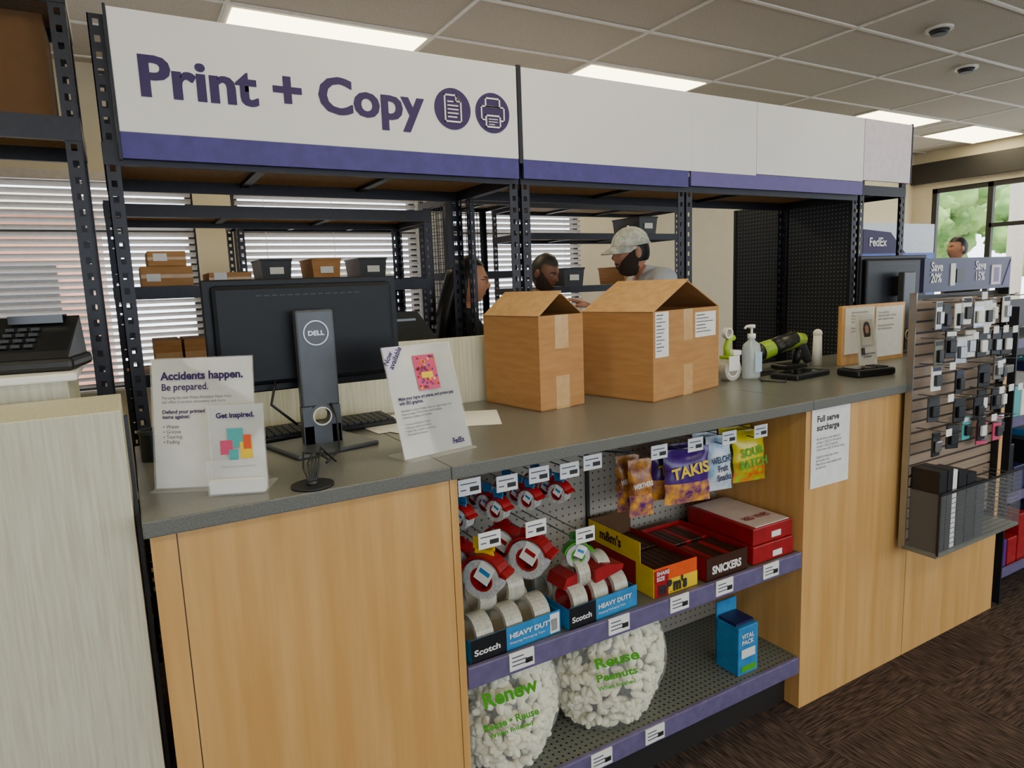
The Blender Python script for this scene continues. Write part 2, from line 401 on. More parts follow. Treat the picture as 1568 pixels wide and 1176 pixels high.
def outline(pts,w,m):
    n=len(pts)
    for i in range(n):
        a=Vector(pts[i]);c=Vector(pts[(i+1)%n]);d=(c-a).normalized()*w/2;nn=Vector((-d.y,d.x))
        sg.prism([(a-d-nn)[:],(c+d-nn)[:],(c+d+nn)[:],(a-d+nn)[:]],y0,y1,m)
cx=1.05;q=-.005
outline([(cx-.03,2.088+q),(cx+.03,2.088+q),(cx+.03,2.155+q),(cx+.012,2.174+q),(cx-.03,2.174+q)],.005,paper)
outline([(cx+.012,2.174+q),(cx+.012,2.155+q),(cx+.03,2.155+q)],.004,paper)
for i,l in enumerate((.022,.04,.04,.04,.034)): sg.box(cx-.02,cx-.02+l,y0,y1,2.151-i*.0125+q,2.155-i*.0125+q,paper)
cx=1.205
outline([(cx+.045,2.105+q),(cx+.045,2.15+q),(cx-.045,2.15+q),(cx-.045,2.105+q)],.0045,paper)
sg.box(cx-.028,cx+.028,y0-.0004,y1,2.1035+q-.02,2.12+q,purple)
outline([(cx-.028,2.15+q),(cx-.028,2.178+q),(cx+.028,2.178+q),(cx+.028,2.15+q)],.005,paper)
y0-=.0006
outline([(cx-.028,2.082+q),(cx+.028,2.082+q),(cx+.028,2.12+q),(cx-.028,2.12+q)],.005,paper)
for i in range(3): sg.box(cx-.018,cx+.018-.012*(i==2),y0,y1,2.107-i*.009+q,2.1095-i*.009+q,paper)
SG=sg.done()
for dx in (0,.0035): text('Print + Copy',.10+dx,YS-.0135-dx*.05,2.075,.152,purple,SG,width=.835,bold=.0036)

# ---------- cardboard boxes
def carton(name,cx,cy,ang,w,d,h,ridge,labels):
    b=MB(name,loc=(cx,cy,1.1105),rot=(0,0,math.radians(ang)));t=.004
    b.box(0,w,0,t,0,h,card);b.box(0,w,d-t,d,0,h,card);b.box(0,t,t,d-t,0,h,card);b.box(w-t,w,t,d-t,0,h,card);b.box(0,w,0,d,0,t,card)
    for sgn in (0,1):
        xe=0 if sgn==0 else w; xm=w/2+(.004 if sgn==0 else .006)
        tt=.004;q=.01 if sgn==0 else 0
        P=[(xe,0,h),(xe,d,h),(xm,d,h+ridge+q),(xm,0,h+ridge+q)]
        Q=[(p[0],p[1],p[2]-tt) for p in P]
        b.loft([P,Q],cardl if sgn==0 else card,smooth=False)
    for yy,s in ((.006,1),(d-.006,-1)):
        P=[(.006,yy,h),(w-.006,yy,h),(w-.01,yy+s*.05,h-.06),(.01,yy+s*.05,h-.06)]
        b.loft([P,[(p[0],p[1]+.002,p[2]-.003) for p in P]],cardl,smooth=False)
    b.box(w/2-.03,w/2+.03,-.0012,0,h-.11,h,tapem);b.box(w/2-.03,w/2+.03,-.0012,0,0,.11,tapem)
    for (x0,x1,z0,z1) in labels:
        b.box(x0,x1,-.0015,0,z0,z1,paper)
        for i in range(int((z1-z0)/.012)-1): b.box(x0+.006,x0+.006+(x1-x0-.012)*random.uniform(.4,1),-.002,-.0014,z1-.012-i*.012,z1-.009-i*.012,trimd if i%3==0 else greyink)
    return b.done()
carton('cardboard_box',1.14,1.81,8,.195,.30,.31,.068,[])
carton('cardboard_box.001',1.52,1.70,13.5,.425,.31,.306,.095,[(.012,.09,.15,.303),(.26,.40,.20,.29)])

# ---------- monitor
def monitor(name,x0,x1,y,z0,z1,zb,logo=True):
    cx=(x0+x1)/2
    b=MB(name)
    mb=mat('monitor_back','0e121a',.4,h2='0c0f16',spec=.25);st=mat('monitor_stand','50545b',.4,.4)
    b.box(x0,x1,y+.012,y+.028,z0,z1,mb,.004);b.box(x0+.02,x1-.02,y-.008,y+.014,z0+.02,z1-.015,mb,.012)
    b.box(x0+.004,x1-.004,y+.028,y+.0285,z0+.012,z1-.004,screen)
    for i in range(14): b.box(cx-.13+i*.02,cx-.117+i*.02,y-.0085,y-.0075,z1-.045,z1-.042,blackp)
    w=.05
    zt=z1-.085
    b.box(cx-w,cx+w,y-.07,y-.035,zb+.11,zt,st,.006)
    b.box(cx-w,cx-.024,y-.07,y-.035,zb+.01,zb+.112,st);b.box(cx+.024,cx+w,y-.07,y-.035,zb+.01,zb+.112,st)
    b.box(cx-w+.002,cx+w-.002,y-.07,y-.035,zb+.01,zb+.06,st)
    b.ring((cx,y-.0525,zb+.085),.033,.022,.037,st)
    b.ring((cx,y-.0725,zb+.085),.025,.022,.003,paper)
    b.box(cx-.04,cx+.04,y-.035,y+.0,zt-.12,zt-.02,blackp,.004)
    M=Matrix.Translation((cx,y-.07,zb))@Matrix.Rotation(math.radians(12),4,'Z')
    b.box(-.115,.115,-.09,.12,0,.012,st,.005,M=M)
    if logo: b.ring((cx,y-.071,zt-.06),.033,.030,.002,silver)
    b.tube([(cx+.02,y-.04,zb+.15),(cx+.03,y-.10,zb+.08),(cx+.01,y-.18,zb+.015),(cx-.05,y-.28,zb+.01)],.003,blackp,seg=6)
    b.tube([(cx-.1,y-.01,z0+.03),(cx-.12,y-.03,z0-.03),(cx-.06,y-.04,z0-.09)],.004,blackp,seg=6)
    return b.done()
ML=monitor('computer_monitor',.175,.69,1.85,1.265,1.562,1.1105)
text('DELL',.4325,1.7785,1.411,.017,silver,ML,align='CENTER',width=.042,bold=.0006)
monitor('computer_monitor.001',3.19,3.77,2.04,1.30,1.60,1.1105,logo=False)
b=MB('return_counter');b.box(3.255,3.9,1.78,2.15,1.077,1.11,top);b.box(3.26,3.88,1.8,2.13,0,1.077,wood);b.done()
b=MB('cable_grommet');b.cyl((.315,1.43,1.1105),(.315,1.43,1.115),.045,blackp,seg=28);b.cyl((.315,1.43,1.115),(.315,1.43,1.122),.014,blackp,r1=.008)
for i in range(5):
    a=i*.012-.02
    b.tube([(.315+a*.3,1.43,1.12),(.325+a,1.46+.008*i,1.145+.008*i),(.35+a*1.5,1.52,1.165-.008*i),(.37+a*.6,1.60,1.14),(.38,1.64,1.128)],.0022,blackp,seg=6)
b.done()
b=MB('computer_keyboard',loc=(.49,2.0,1.1105),rot=(math.radians(3),0,math.radians(3)))
b.box(-.21,.21,-.065,.065,.004,.018,blackp,.004)
for r in range(5):
    for c in range(19):
        b.box(-.2+c*.0212,-.2+c*.0212+.018,-.055+r*.0225,-.055+r*.0225+.019,.018,.024,darkg)
b.done()
b=MB('pen_cup',loc=(.035,1.93,1.1105));b.ring((0,0,.035),.032,.028,.07,blackp,'z');b.cyl((0,0,0),(0,0,.004),.031,blackp)
b.ring((0,0,.075),.035,.030,.008,darkg,'z');b.done()
# ---------- brochures
def holder(name,loc,rz,w,h,lean=8):
    g=grp(name,loc,(0,0,math.radians(rz)))
    L=math.radians(lean)
    b=MB('panel',g,rot=(-L,0,0))
    b.box(-w/2,w/2,0,.002,.002,h,clear);b.box(-w/2+.003,w/2-.003,.002,.0035,.004,h-.002,paper)
    p=b.done()
    f=MB('foot',g);f.box(-w/2,w/2,-.02,.08,0,.003,clear);f.done()
    return g,p
g,p=holder('brochure_holder',(.118,1.555,1.1105),-29,.222,.285)
text('Accidents happen.',-.088,-.001,.238,.024,purple,p,width=.178,bold=.0008)
text('Be prepared.',-.088,-.001,.215,.021,purple,p,width=.10,bold=.0003)
text('Try using the new Water-Resistant Paper from\nour office to protect documents and more.',-.088,-.001,.196,.009,greyink,p,width=.15)
text('Defend your printed\nitems against:',-.088,-.001,.165,.011,purple,p,bold=.0003)
text('• Water\n• Grease\n• Tearing\n• Fading',-.088,-.001,.133,.011,greyink,p)
g,p=holder('brochure_holder.001',(.178,1.485,1.1105),-24,.115,.185,5)
b=MB('pocket',g);b.box(-.057,.057,-.025,-.023,0,.075,clear);b.box(-.055,.055,-.022,-.004,.003,.03,paper)
b.done()
bb=MB('print',p);bb.box(-.02,.012,-.0012,-.0002,.095,.135,teal);bb.box(-.035,-.01,-.0014,-.0002,.08,.11,pink);bb.box(.005,.03,-.0014,-.0002,.07,.105,yellow);bb.box(.012,.028,-.0016,-.0002,.09,.12,orange);bb.box(-.018,0,-.0018,-.0002,.068,.09,teal);bb.done()
text('Get inspired.',-.04,-.002,.158,.015,purple,p,width=.078,bold=.0006)
text('Find projects to personalize.',-.035,-.002,.052,.007,greyink,p,width=.07)
g,p=holder('brochure_holder.002',(.652,1.515,1.1105),11,.205,.283,17)
bb=MB('print',p)
rn=random.Random(3)
bb.box(-.02,.045,-.0013,-.0002,.165,.255,pink)
for i in range(60):
    x=rn.uniform(-.018,.038);z=rn.uniform(.167,.247);bb.box(x,x+.006,-.0018,-.0012,z,z+.006,rn.choice([red,orange,violet,yellow,pink,red]))
bb.box(-.004,.03,-.0022,-.0012,.195,.21,yellow)
bb.prism([(-.1,.2),(-.1,.283),(-.045,.283)],-.0015,-.0002,mat('pale_lilac','cfc8de',.6))
bb.done()
text('Now\navailable',-.096,-.002,.235,.019,purple,p,rot=(HP,-.95,0),bold=.0005,ls=.9)
text('Make your logos, art pieces, and promo pop\nwith SEG graphics.',-.085,-.002,.147,.0115,purple,p,width=.165,bold=.0004)
text('Available in lots of sizes, they are lightweight and\neasy to swap. Perfect for retail displays,\nwindows, lobbies and more.\n\n• Tension-fit fabric frame\n• Vibrant colors on fabric\n• Ships flat, installs in minutes\n• Reusable hardware',-.085,-.002,.118,.0085,greyink,p,width=.15)
text('FedEx',.045,-.002,.018,.019,purple,p,width=.036,bold=.0008)
b=MB('loose_paper')
for (cx,cy,a) in ((.74,1.88,20),(.90,1.88,-25),(.70,1.97,5)):
    M=Matrix.Translation((cx,cy,1.1108+random.random()*.001))@Matrix.Rotation(math.radians(a),4,'Z');b.box(-.108,.108,-.12,.12,0,.0006,paper,M=M)
b.done()
# ---------- right-hand counter items
b=MB('tape_dispenser',loc=(2.085,1.89,1.1105))
b.ring((0,0,.045),.045,.032,.055,tapeclear,'y');b.ring((0,0,.045),.032,.025,.056,white,'y')
b.box(-.02,.02,-.03,.03,.085,.10,lime,.004);b.tube([(0,0,.095),(-.01,0,.13),(.005,0,.165),(.03,0,.17)],[.012,.013,.014,.012],lime,seg=10);b.box(.0,.045,-.03,.03,.10,.12,white,.004)
b.box(-.03,.03,-.034,-.03,.04,.10,white,.003);b.ring((-.005,0,.19),.022,.016,.02,white,'y');b.done()
b=MB('hand_sanitizer_bottle',loc=(2.185,1.86,1.1105))
prof=[(.001,0),(.034,0),(.036,.01),(.036,.12),(.032,.14),(.014,.155),(.013,.165)]
gel=mat('sanitizer_gel','dfe9ee',.05,alpha=.45)
b.loft([[(r*math.cos(k*math.pi/14),r*math.sin(k*math.pi/14),z) for k in range(28)] for r,z in prof],gel)
b.box(-.02,.02,-.037,-.0362,.03,.11,mat('label_blue_pale','b9d0e4',.5));b.cyl((0,0,.163),(0,0,.182),.016,white);b.cyl((0,0,.182),(0,0,.205),.005,white);b.cyl((0,0,.205),(0,0,.218),.014,white);b.tube([(0,0,.213),(-.03,0,.213),(-.04,0,.205)],.005,white);b.cyl((0,0,.01),(0,0,.165),.003,white)
b.done()
b=MB('barcode_scanner',loc=(2.50,1.96,1.1107),rot=(0,0,math.radians(-8)))
b.box(-.02,.10,-.05,.05,0,.02,blackp,.006);b.tube([(.07,0,.01),(.09,0,.05),(.085,0,.08)],[.009,.025,.02],blackp,seg=12)
b.tube([(.15,0,.022),(.135,0,.05),(.11,0,.09),(.07,0,.12)],[.018,.022,.024,.027],darkg,seg=12)
b.tube([(.12,0,.125),(.06,0,.125),(-.03,0,.105),(-.12,0,.085)],[.026,.037,.036,.04],lime,seg=14)
b.tube([(.06,-.012,.134),(-.02,-.012,.114),(-.06,-.01,.10)],[.03,.036,.037],blackp,seg=14)
b.tube([(.02,-.03,.115),(-.06,-.03,.098)],[.02,.022],blackp,seg=14);b.cyl((-.145,0,.08),(-.118,0,.086),.038,blackp);b.cyl((-.148,0,.0795),(-.144,0,.0802),.028,lime)
b.tube([(-.01,-.03,.005),(-.10,-.05,.005),(-.2,-.02,.005),(-.22,.05,.005)],.003,blackp,seg=6);b.done()
b=MB('signature_pad',loc=(2.36,1.75,1.1105),rot=(0,0,math.radians(6)))
b.box(-.12,.12,-.05,.07,0,.022,blackp,.006);b.box(-.09,.06,-.03,.05,.022,.0235,screen);b.box(.07,.10,-.03,.05,.022,.026,darkg,.003);b.tube([(-.12,0,.006),(-.2,-.05,.005),(-.22,.04,.005),(-.15,.1,.005)],.003,blackp,seg=6);b.done()
b=MB('payment_terminal',loc=(2.57,1.61,1.1105),rot=(0,0,math.radians(-10)))
b.box(-.10,.10,-.05,.06,0,.03,blackp,.008);b.box(-.085,.02,-.03,.045,.03,.033,screen)
for i in range(3):
    for j in range(4): b.box(.03+i*.018,.042+i*.018,-.03+j*.018,-.018+j*.018,.03,.035,darkg)
b.done()
b=MB('mouse_pad',loc=(2.23,1.95,1.1105));b.box(-.0,.16,-.08,.08,0,.003,blackp);b.done()
b=MB('desk_stand_holder',loc=(2.70,1.93,1.1105));b.cyl((0,0,0),(0,0,.14),.022,white,r1=.018);b.sph((0,0,.145),.02,white);b.done()
bd=MB('counter_divider_board')
bd.box(2.74,3.22,1.84,1.86,1.11,1.375,wood,.002)
bd.box(2.76,2.97,1.836,1.8395,1.16,1.365,paper);bd.box(2.985,3.2,1.836,1.8395,1.13,1.36,paper)
BD=bd.done()
text('Notice to customers\nPlease see an associate\nfor assistance with\nyour order today.\n\nWe accept all major\ncards and cash.',2.80,1.8355,1.34,.014,greyink,BD)
text('Store policies\nRefunds within 30 days\nwith original receipt.\n\nHours are posted on\nthe front entrance.',3.0,1.8355,1.33,.015,greyink,BD)
g,p=holder('photo_card_holder',(2.76,1.72,1.1105),0,.135,.235,7)
bb=MB('print',p);bb.box(-.04,.045,-.0012,-.0002,.10,.21,mat('portrait_bg','c9bfb6',.6))
bb.prism([(-.034,.10),(.038,.10),(.034,.135),(.014,.155),(-.01,.155),(-.03,.14)],-.0016,-.0012,mat('portrait_cloth','d8d4d2',.6))
bb.prism([(-.02,.135),(.024,.135),(.028,.17),(.02,.195),(.002,.202),(-.016,.195),(-.024,.17)],-.002,-.0016,mat('portrait_hair','2a1a14',.6))
bb.prism([(-.009,.155),(.002,.148),(.013,.155),(.014,.177),(.002,.188),(-.01,.178)],-.0024,-.002,mat('portrait_skin','b98263',.6))
bb.box(-.045,-.022,-.002,-.0002,.06,.09,trimd);bb.done()
text('passport photos\nin minutes',-.03,-.002,.06,.012,purple,p,bold=.0003)
b=MB('surcharge_notice');b.box(1.95,2.155,1.405,1.4085,.80,1.075,paper);o=b.done()
text('Full serve\nsurcharge',1.975,1.4045,1.028,.030,inkb,o,bold=.0009,width=.12)
text('Any full service order placed for\nprinting in US$2.50 or less will be\ncharged a US$2.50 design fee.\nOrders above US$2.50 will not change.\n\nStandard printing only in store\nand includes rates.\nPlease ask our team members with\nany questions.',1.975,1.4045,.965,.0125,greyink,o,width=.155)

# ---------- merchandise on pegs
tags=[(.72,1.5,1.02),(.83,1.5,1.01),(.93,1.5,1.015),(1.03,1.5,1.01),(1.11,1.5,1.02),(1.36,1.5,1.01),(1.51,1.5,1.01),(1.66,1.5,1.01),(1.81,1.5,1.01),(.75,1.46,.885),(.89,1.46,.885),(1.05,1.46,.83)]
hk=MB('peg_hook_with_price_tag')
for (x,y,z) in tags:
    hk.tube([(x,1.80,z-.03),(x,y+.02,z-.03),(x,y,z-.01)],.0022,chrome,seg=6)
    hk.tube([(x,1.80,z+.0),(x,y+.02,z+.0),(x,y,z+.0)],.0018,chrome,seg=6)
    hk.box(x-.032,x+.032,y-.004,y-.002,z-.025,z+.018,paper)
    hk.box(x-.026,x+.02,y-.0046,y-.004,z+.004,z+.007,greyink);hk.box(x+.0,x+.026,y-.0046,y-.004,z-.016,z-.004,trimd);hk.box(x-.026,x-.01,y-.0046,y-.004,z-.012,z-.009,greyink)
hk.box(1.14,1.26,1.79,1.80,.985,1.0,blackp)
hk.tube([(1.22,1.80,.98),(1.30,1.56,1.0)],.003,blackp,seg=6)
hk.done()
def disp(name,x,y,z,R,m,cardm=None,w=.05,rz=-38):
    # hanging tape roll in a clear side-plate dispenser with red cutter arm and header card
    b=MB(name,loc=(x,y,z),rot=(0,0,math.radians(rz)));h=w/2
    b.ring((0,0,0),R,R*.62,w*.86,tapelab,'y')
    b.ring((0,0,0),R*.62,R*.50,w*.92,m,'y')
    b.ring((0,-h*.97,0),R*1.04,R*.64,.002,film,'y')
    b.cyl((0,h*.9,0),(0,h*.94,0),R*.5,m,seg=24)
    b.box(-R*.42,R*.42,-h*1.02,-h*.98,-R*.1,R*.95,paper,M=Matrix.Rotation(.5,4,'Y'));b.box(-R*.3,R*.3,-h*1.04,-h*1.02,R*.35,R*.6,blue if cardm else m,M=Matrix.Rotation(.5,4,'Y'))
    arc=[(math.cos(a)*R*1.10,math.sin(a)*R*1.10) for a in [math.radians(q) for q in range(15,175,13)]]
    arc2=[(math.cos(a)*R*1.22,math.sin(a)*R*1.22) for a in [math.radians(q) for q in range(15,175,13)]]
    b.loft([[(p[0],-h,p[1]),(p[0],h,p[1]),(q[0],h,q[1]),(q[0],-h,q[1])] for p,q in zip(arc,arc2)],m,smooth=False)
    b.prism([(R*.95,R*.35),(R*1.35,R*.20),(R*1.42,R*.38),(R*1.15,R*.55)],-h,h,m)
    b.prism([(-R*.55,R*1.15),(R*.55,R*1.15),(R*.45,R*1.55),(-R*.45,R*1.55)],-.001,.001,cardm or m)
    if cardm: b.box(-R*.6,R*.6,-.001,.001,R*1.4,R*2.0,cardm)
    return b.done()
k=0
for (x,z) in ((.72,.918),(.83,.918),(.93,.928),(1.03,.928)):
    for j in range(3):
        disp('packing_tape_dispenser' if k==0 else 'packing_tape_dispenser.%03d'%k,x,1.55+j*.065,z,.029,red,blue,.036,-68);k+=1
for (x,z,y) in ((.755,.765,1.50),(.895,.785,1.50)):
    disp('packing_tape_dispenser.%03d'%k,x,y,z,.053,red,yellow if x<.8 else None,.05,-56);k+=1
    disp('packing_tape_dispenser.%03d'%k,x-.03,y+.10,z+.01,.05,red,None,.05,-56);k+=1
disp('packing_tape_dispenser.%03d'%k,1.05,1.50,.755,.034,green,mat('plaid_green','2f7a38',.5),.03,-20)
# multipacks
def multipack(name,x0,x1,z0,rolls,front,ang=0,caddy=red):
    g=grp(name,((x0+x1)/2,1.45,z0),(0,0,math.radians(ang)));w=(x1-x0)/2
    b=MB('tray',g)
    b.box(-w,w,-.02,-.018,.0,.065,front);b.box(-w,-w*.25,-.0215,-.0205,.0,.065,blackp);b.box(-w,w,-.018,.26,0,.002,front)
    b.box(-w,-w+.002,-.018,.12,.0,.06,front);b.box(w-.002,w,-.018,.12,.0,.06,front)
    core=mat('core_card','b0a48e',.7)
    if rolls=='stack':
        for i in range(2):
            for j in range(3):
                b.ring((-w+.05+j*(2*w-.1)/2,.04+i*.105,.052),.05,.038,.05,tapeclear,'x');b.ring((-w+.05+j*(2*w-.1)/2,.04+i*.105,.052),.038,.036,.049,core,'x')
        for j in range(2): b.ring((-w+.095+j*.09,.095,.122),.05,.038,.05,tapeclear,'x');b.ring((-w+.095+j*.09,.095,.122),.038,.036,.049,core,'x')
    else:
        for i in range(3):
            b.ring((-w+.05+i*(2*w-.1)/2,.04,.06),.05,.036,.05,tapeclear,'x');b.ring((-w+.05+i*(2*w-.1)/2,.04,.06),.036,.033,.052,red,'x')
            b.ring((-w+.05+i*(2*w-.1)/2,.145,.06),.05,.036,.05,tapeclear,'x')
        b.prism([(-w*.1,.10),(w*.7,.115),(w*.75,.13),(w*.2,.145),(-w*.1,.14)],.0,.10,caddy)
        b.prism([(-w*.9,.10),(-w*.5,.10),(-w*.5,.135),(-w*.8,.13)],.02,.10,caddy)
        for xx in (-w*.3,w*.3): b.ring((xx,.06,.12),.045,.034,.04,tapeclear,'x')
    b.done()
    text('Scotch',-w+.008,-.0225,.022,.022,white,g,width=w*.55,bold=.0006)
    text('HEAVY DUTY',-w*.18,-.0212,.033,.019,white,g,width=w*1.0,bold=.0006)
    text('Shipping Packaging Tape',-w*.18,-.0212,.018,.008,white,g,width=w*.8)
    if rolls=='stack':
        q=MB('barcode',g);q.box(w*.75,w*.97,-.0212,-.0202,.005,.06,paper)
        for i in range(9): q.box(w*.78+i*.0022,w*.78+i*.0022+.001,-.0216,-.0212,.012,.045,blackp)
        q.done()
multipack('tape_roll_multipack',.665,.945,.579,'stack',blue,3)
multipack('tape_roll_multipack.001',.965,1.215,.579,'cad',blue,3)
def tray(name,x0,x1,y0,y1,z0,h,front,side,items=None):
    b=MB(name);t=.002
    b.box(x0,x1,y0,y0+t,z0,z0+h,front);b.box(x0,x0+t,y0,y1,z0,z0+h,side);b.box(x1-t,x1,y0,y1,z0,z0+h,side);b.box(x0,x1,y1-t,y1,z0,z0+h,side);b.box(x0,x1,y0,y1,z0,z0+t,side)
    if items:
        n=7
        for r in range(2):
            for i in range(n):
                xx=x0+.006+(x1-x0-.012)*i/n
                M=Matrix.Translation((xx,y0+.012+r*(y1-y0)/2,z0+h*.35))
                b.box(0,(x1-x0-.016)/n,0,(y1-y0)/2-.02,0,h*.5,items[(i+r)%len(items)],.003,M=M)
    return b
b=tray('candy_box',1.285,1.46,1.44,1.76,.579,.09,orange,red,items=[brown])
b.box(1.285,1.46,1.4385,1.44,.579,.625,yellow);b.box(1.285,1.34,1.438,1.439,.579,.662,red)
b.box(1.283,1.285,1.44,1.52,.579,.669,yellow);b.box(1.285,1.2865,1.52,1.76,.62,.735,cardd);b.box(1.285,1.46,1.755,1.757,.62,.735,cardd)
b.box(1.283,1.285,1.50,1.76,.668,.735,yellow)
o=b.done()
text("m&m's",1.30,1.436,.588,.052,inkb,o,width=.115,bold=.003)
text("SHARE\nSIZE",1.292,1.436,.648,.017,white,o,bold=.0005)
text("m&m's",1.2822,1.70,.69,.045,brown,o,rot=(HP,0,-HP),width=.11,bold=.002)
b=tray('chocolate_bar_box',1.49,1.675,1.43,1.74,.579,.075,brown,red,items=[brown,red,brown]);o=b.done()
text('SNICKERS',1.515,1.4285,.600,.036,white,o,width=.13,bold=.0015)
b=MB('candy_carton')
for i,(dx,hh) in enumerate(((0,.062),(.006,.058))):
    z=.579+i*.063
    b.box(1.705+dx,1.905,1.432+dx,1.735,z,z+hh,red,.003)
b.box(1.73,1.895,1.445,1.725,.7,.7025,mat('carton_lid_print','e3cfc8',.5));b.box(1.80,1.845,1.4305,1.432,.59,.61,paper);b.box(1.80,1.845,1.4365,1.438,.655,.675,paper)
o=b.done()
text('RED VINES',1.75,1.50,.7035,.04,red,o,rot=(0,0,0),width=.12,bold=.001)
def bag(name,cx,y,z0,z1,w,th,m,label,lm,m2=None,rz=0,fs=.04):
    b=MB(name,loc=(cx,y,z0),rot=(math.radians(-4),0,math.radians(rz)));h=z1-z0;nx,nz=14,18
    for s in (-1,1):
        rows=[]
        for j in range(nz+1):
            v=j/nz*2-1;row=[]
            for i in range(nx+1):
                u=i/nx*2-1
                d=th*max(0,(1-abs(u)**2.4))**.6*max(0,(1-(abs(v)/.92)**3)) if abs(v)<.92 else 0
                d+=.0015*math.sin(u*17+v*5)*(1-abs(u))
                ww=w/2*(1-.05*(1-v*v)*.8)
                row.append((u*ww+.002*math.sin(v*9),s*max(d,.0004),h*(v+1)/2))
            rows.append(row)
        split=int(nz*.42)
        b.loft(rows[:split+1],m2 or m,closed=False,caps=False);b.loft(rows[split:],m,closed=False,caps=False)
    o=b.done()
    text(label,0,-th*1.0-.003,h*.52,fs,lm,o,width=w*.8,bold=fs*.03,align='CENTER',rot=(HP,-.12,0))
    return o
glossp=mat('snack_bag_violet','4c1d7c',.25,h2='371460');glossy=mat('snack_bag_yellow','e0cc14',.25);glossb=mat('snack_bag_blue','7fb3cf',.25,h2='e8e4e8',scale=(22,22,22))
glosso=mat('snack_bag_brown','7a3b1a',.3,h2='c98b30',scale=(40,40,40));chips=mat('snack_print_mix','f0a82a',.3,h2='5a2070',scale=(35,35,35));gum=mat('snack_gummy_mix','96cc2a',.3,h2='e8541c',scale=(50,50,50))
k=0
for j in range(2):
    yy=1.55+j*.06
    bag('snack_bag' if k==0 else 'snack_bag.%03d'%k,1.335,yy,.795,.975,.085,.018,glosso,'WERTHERS',white,chips,-10,.022);k+=1
    bag('snack_bag.%03d'%k,1.53,yy,.80,.98,.175,.025,glossp,'TAKIS',yellow,chips,-10,.05);k+=1
    bag('snack_bag.%03d'%k,1.675,yy,.815,1.0,.10,.018,glossb,'WELCHS\nFruit\nSnacks',navy,glossb,-10,.03);k+=1
    bag('snack_bag.%03d'%k,1.82,yy,.82,1.0,.135,.022,glossy,'SOUR\nPATCH',green,gum,-10,.04);k+=1
b=MB('gum_carton');zb=.195
b.box(1.655,1.75,1.445,1.545,zb,zb+.17,blue,.002);b.box(1.655,1.75,1.54,1.545,zb,zb+.225,blue);b.box(1.66,1.745,1.46,1.535,zb+.165,zb+.18,navy)
b.box(1.67,1.735,1.443,1.445,zb+.06,zb+.09,white);b.box(1.67,1.74,1.4435,1.445,zb+.01,zb+.03,green);o=b.done()
text('VITAL\nPACK',1.67,1.4425,zb+.13,.022,white,o,bold=.0006)
# packing-peanut bags
def pbag(name,cx,cy,rx,ry,h,z0,seed,lab):
    rn=random.Random(seed)
    def shape(a,v):
        r=max(.02,math.sin(math.pi*min(1,.16+v*.82))**.42)
        r*=1+.03*math.sin(3*a+seed)+.02*math.sin(5*a+2+v*6)
        return (cx+rx*r*math.cos(a)+.03*(v-.5),cy+ry*r*math.sin(a),z0+h*v)
    b=MB(name)
    n=1050
    for i in range(n):
        a=rn.uniform(0,2*math.pi);v=rn.uniform(.01,.95)
        if math.sin(a)>.4 and rn.random()<.6: continue
        p=Vector(shape(a,v));c=Vector((cx,cy,z0+h*v));q=c+(p-c)*rn.choice([.90,.90,.90,.78])
        q.z=max(q.z,z0+.018)
        M=Matrix.Translation(q)@Matrix.Rotation(rn.uniform(0,6.3),4,'Z')@Matrix.Rotation(rn.uniform(0,3.1),4,'X')
        def fn(w): return Vector((w.x+.3*w.z*w.z,w.y,w.z))
        b.sph((0,0,0),(.012,.012,.020),peanut,M=M,u=8,v=6,fn=fn)
    rings=[]
    for j in range(25):
        v=j/24
        rings.append([Vector(shape(k*2*math.pi/48,v))+Vector((0.003*math.sin(k*3+j*2),.003*math.cos(k*5+j),0)) for k in range(48)])
    b.loft(rings,film)
    tp=Vector((cx+.015,cy,z0+h))
    b.tube([tp+Vector((0,0,-.02)),tp+Vector((.005,0,.002)),tp+Vector((.03,-.01,.004))],[.05,.018,.04],film,seg=14)
    o=b.done()
    def T(s,u,v,size,width):
        a=-HP+u;p=Vector(shape(a,v));n=(p-Vector((cx,cy,p.z))).normalized();p+=n*.012
        text(s,p.x,p.y,p.z,size,green,o,rot=(HP,-.2,math.atan2(n.y,n.x)+HP),width=width,bold=size*.03,align='CENTER')
    if lab: T('Renew',-.35,.70,.06,.15);T('Reuse • Reuse',-.35,.55,.03,.15);T('When finished',-.35,.49,.018,.12)
    else: T('Reuse',-.45,.66,.045,.13);T('Peanuts',-.45,.56,.032,.12);T('When finished',-.45,.49,.018,.11)
    return o
pbag('packing_peanut_bag',.83,1.59,.175,.178,.354,.197,1,True)
pbag('packing_peanut_bag.001',1.21,1.585,.195,.178,.354,.197,2,False)

# ---------- slatwall display at right
g=grp('phone_accessory_display')
b=MB('slatwall',g)
b.box(2.46,3.06,1.375,1.385,.50,1.43,trimd)
for i in range(22): b.box(2.465,3.055,1.366,1.376,.52+i*.041,.553+i*.041,slatm)
b.box(2.457,2.463,1.365,1.39,.48,1.44,silver);b.box(3.055,3.062,1.34,1.39,.48,1.44,blackp)
b.box(2.46,3.07,1.345,1.36,1.44,1.56,navy)
b.box(2.455,3.06,1.25,1.375,.482,.492,shelfg);b.box(2.46,3.06,1.248,1.251,.49,.72,clearb);b.box(2.46,2.463,1.25,1.37,.49,.72,clearb);b.box(2.46,3.06,1.247,1.252,.715,.722,blackp);b.box(2.458,2.464,1.247,1.254,.49,.722,blackp)
for i in range(14): b.box(3.0+.0,3.002,1.25,1.37,.5+i*.016,.502+i*.016,chrome)
for i in range(12): b.box(2.475,3.055,1.2525,1.2545,.5+i*.019,.5015+i*.019,blackp)
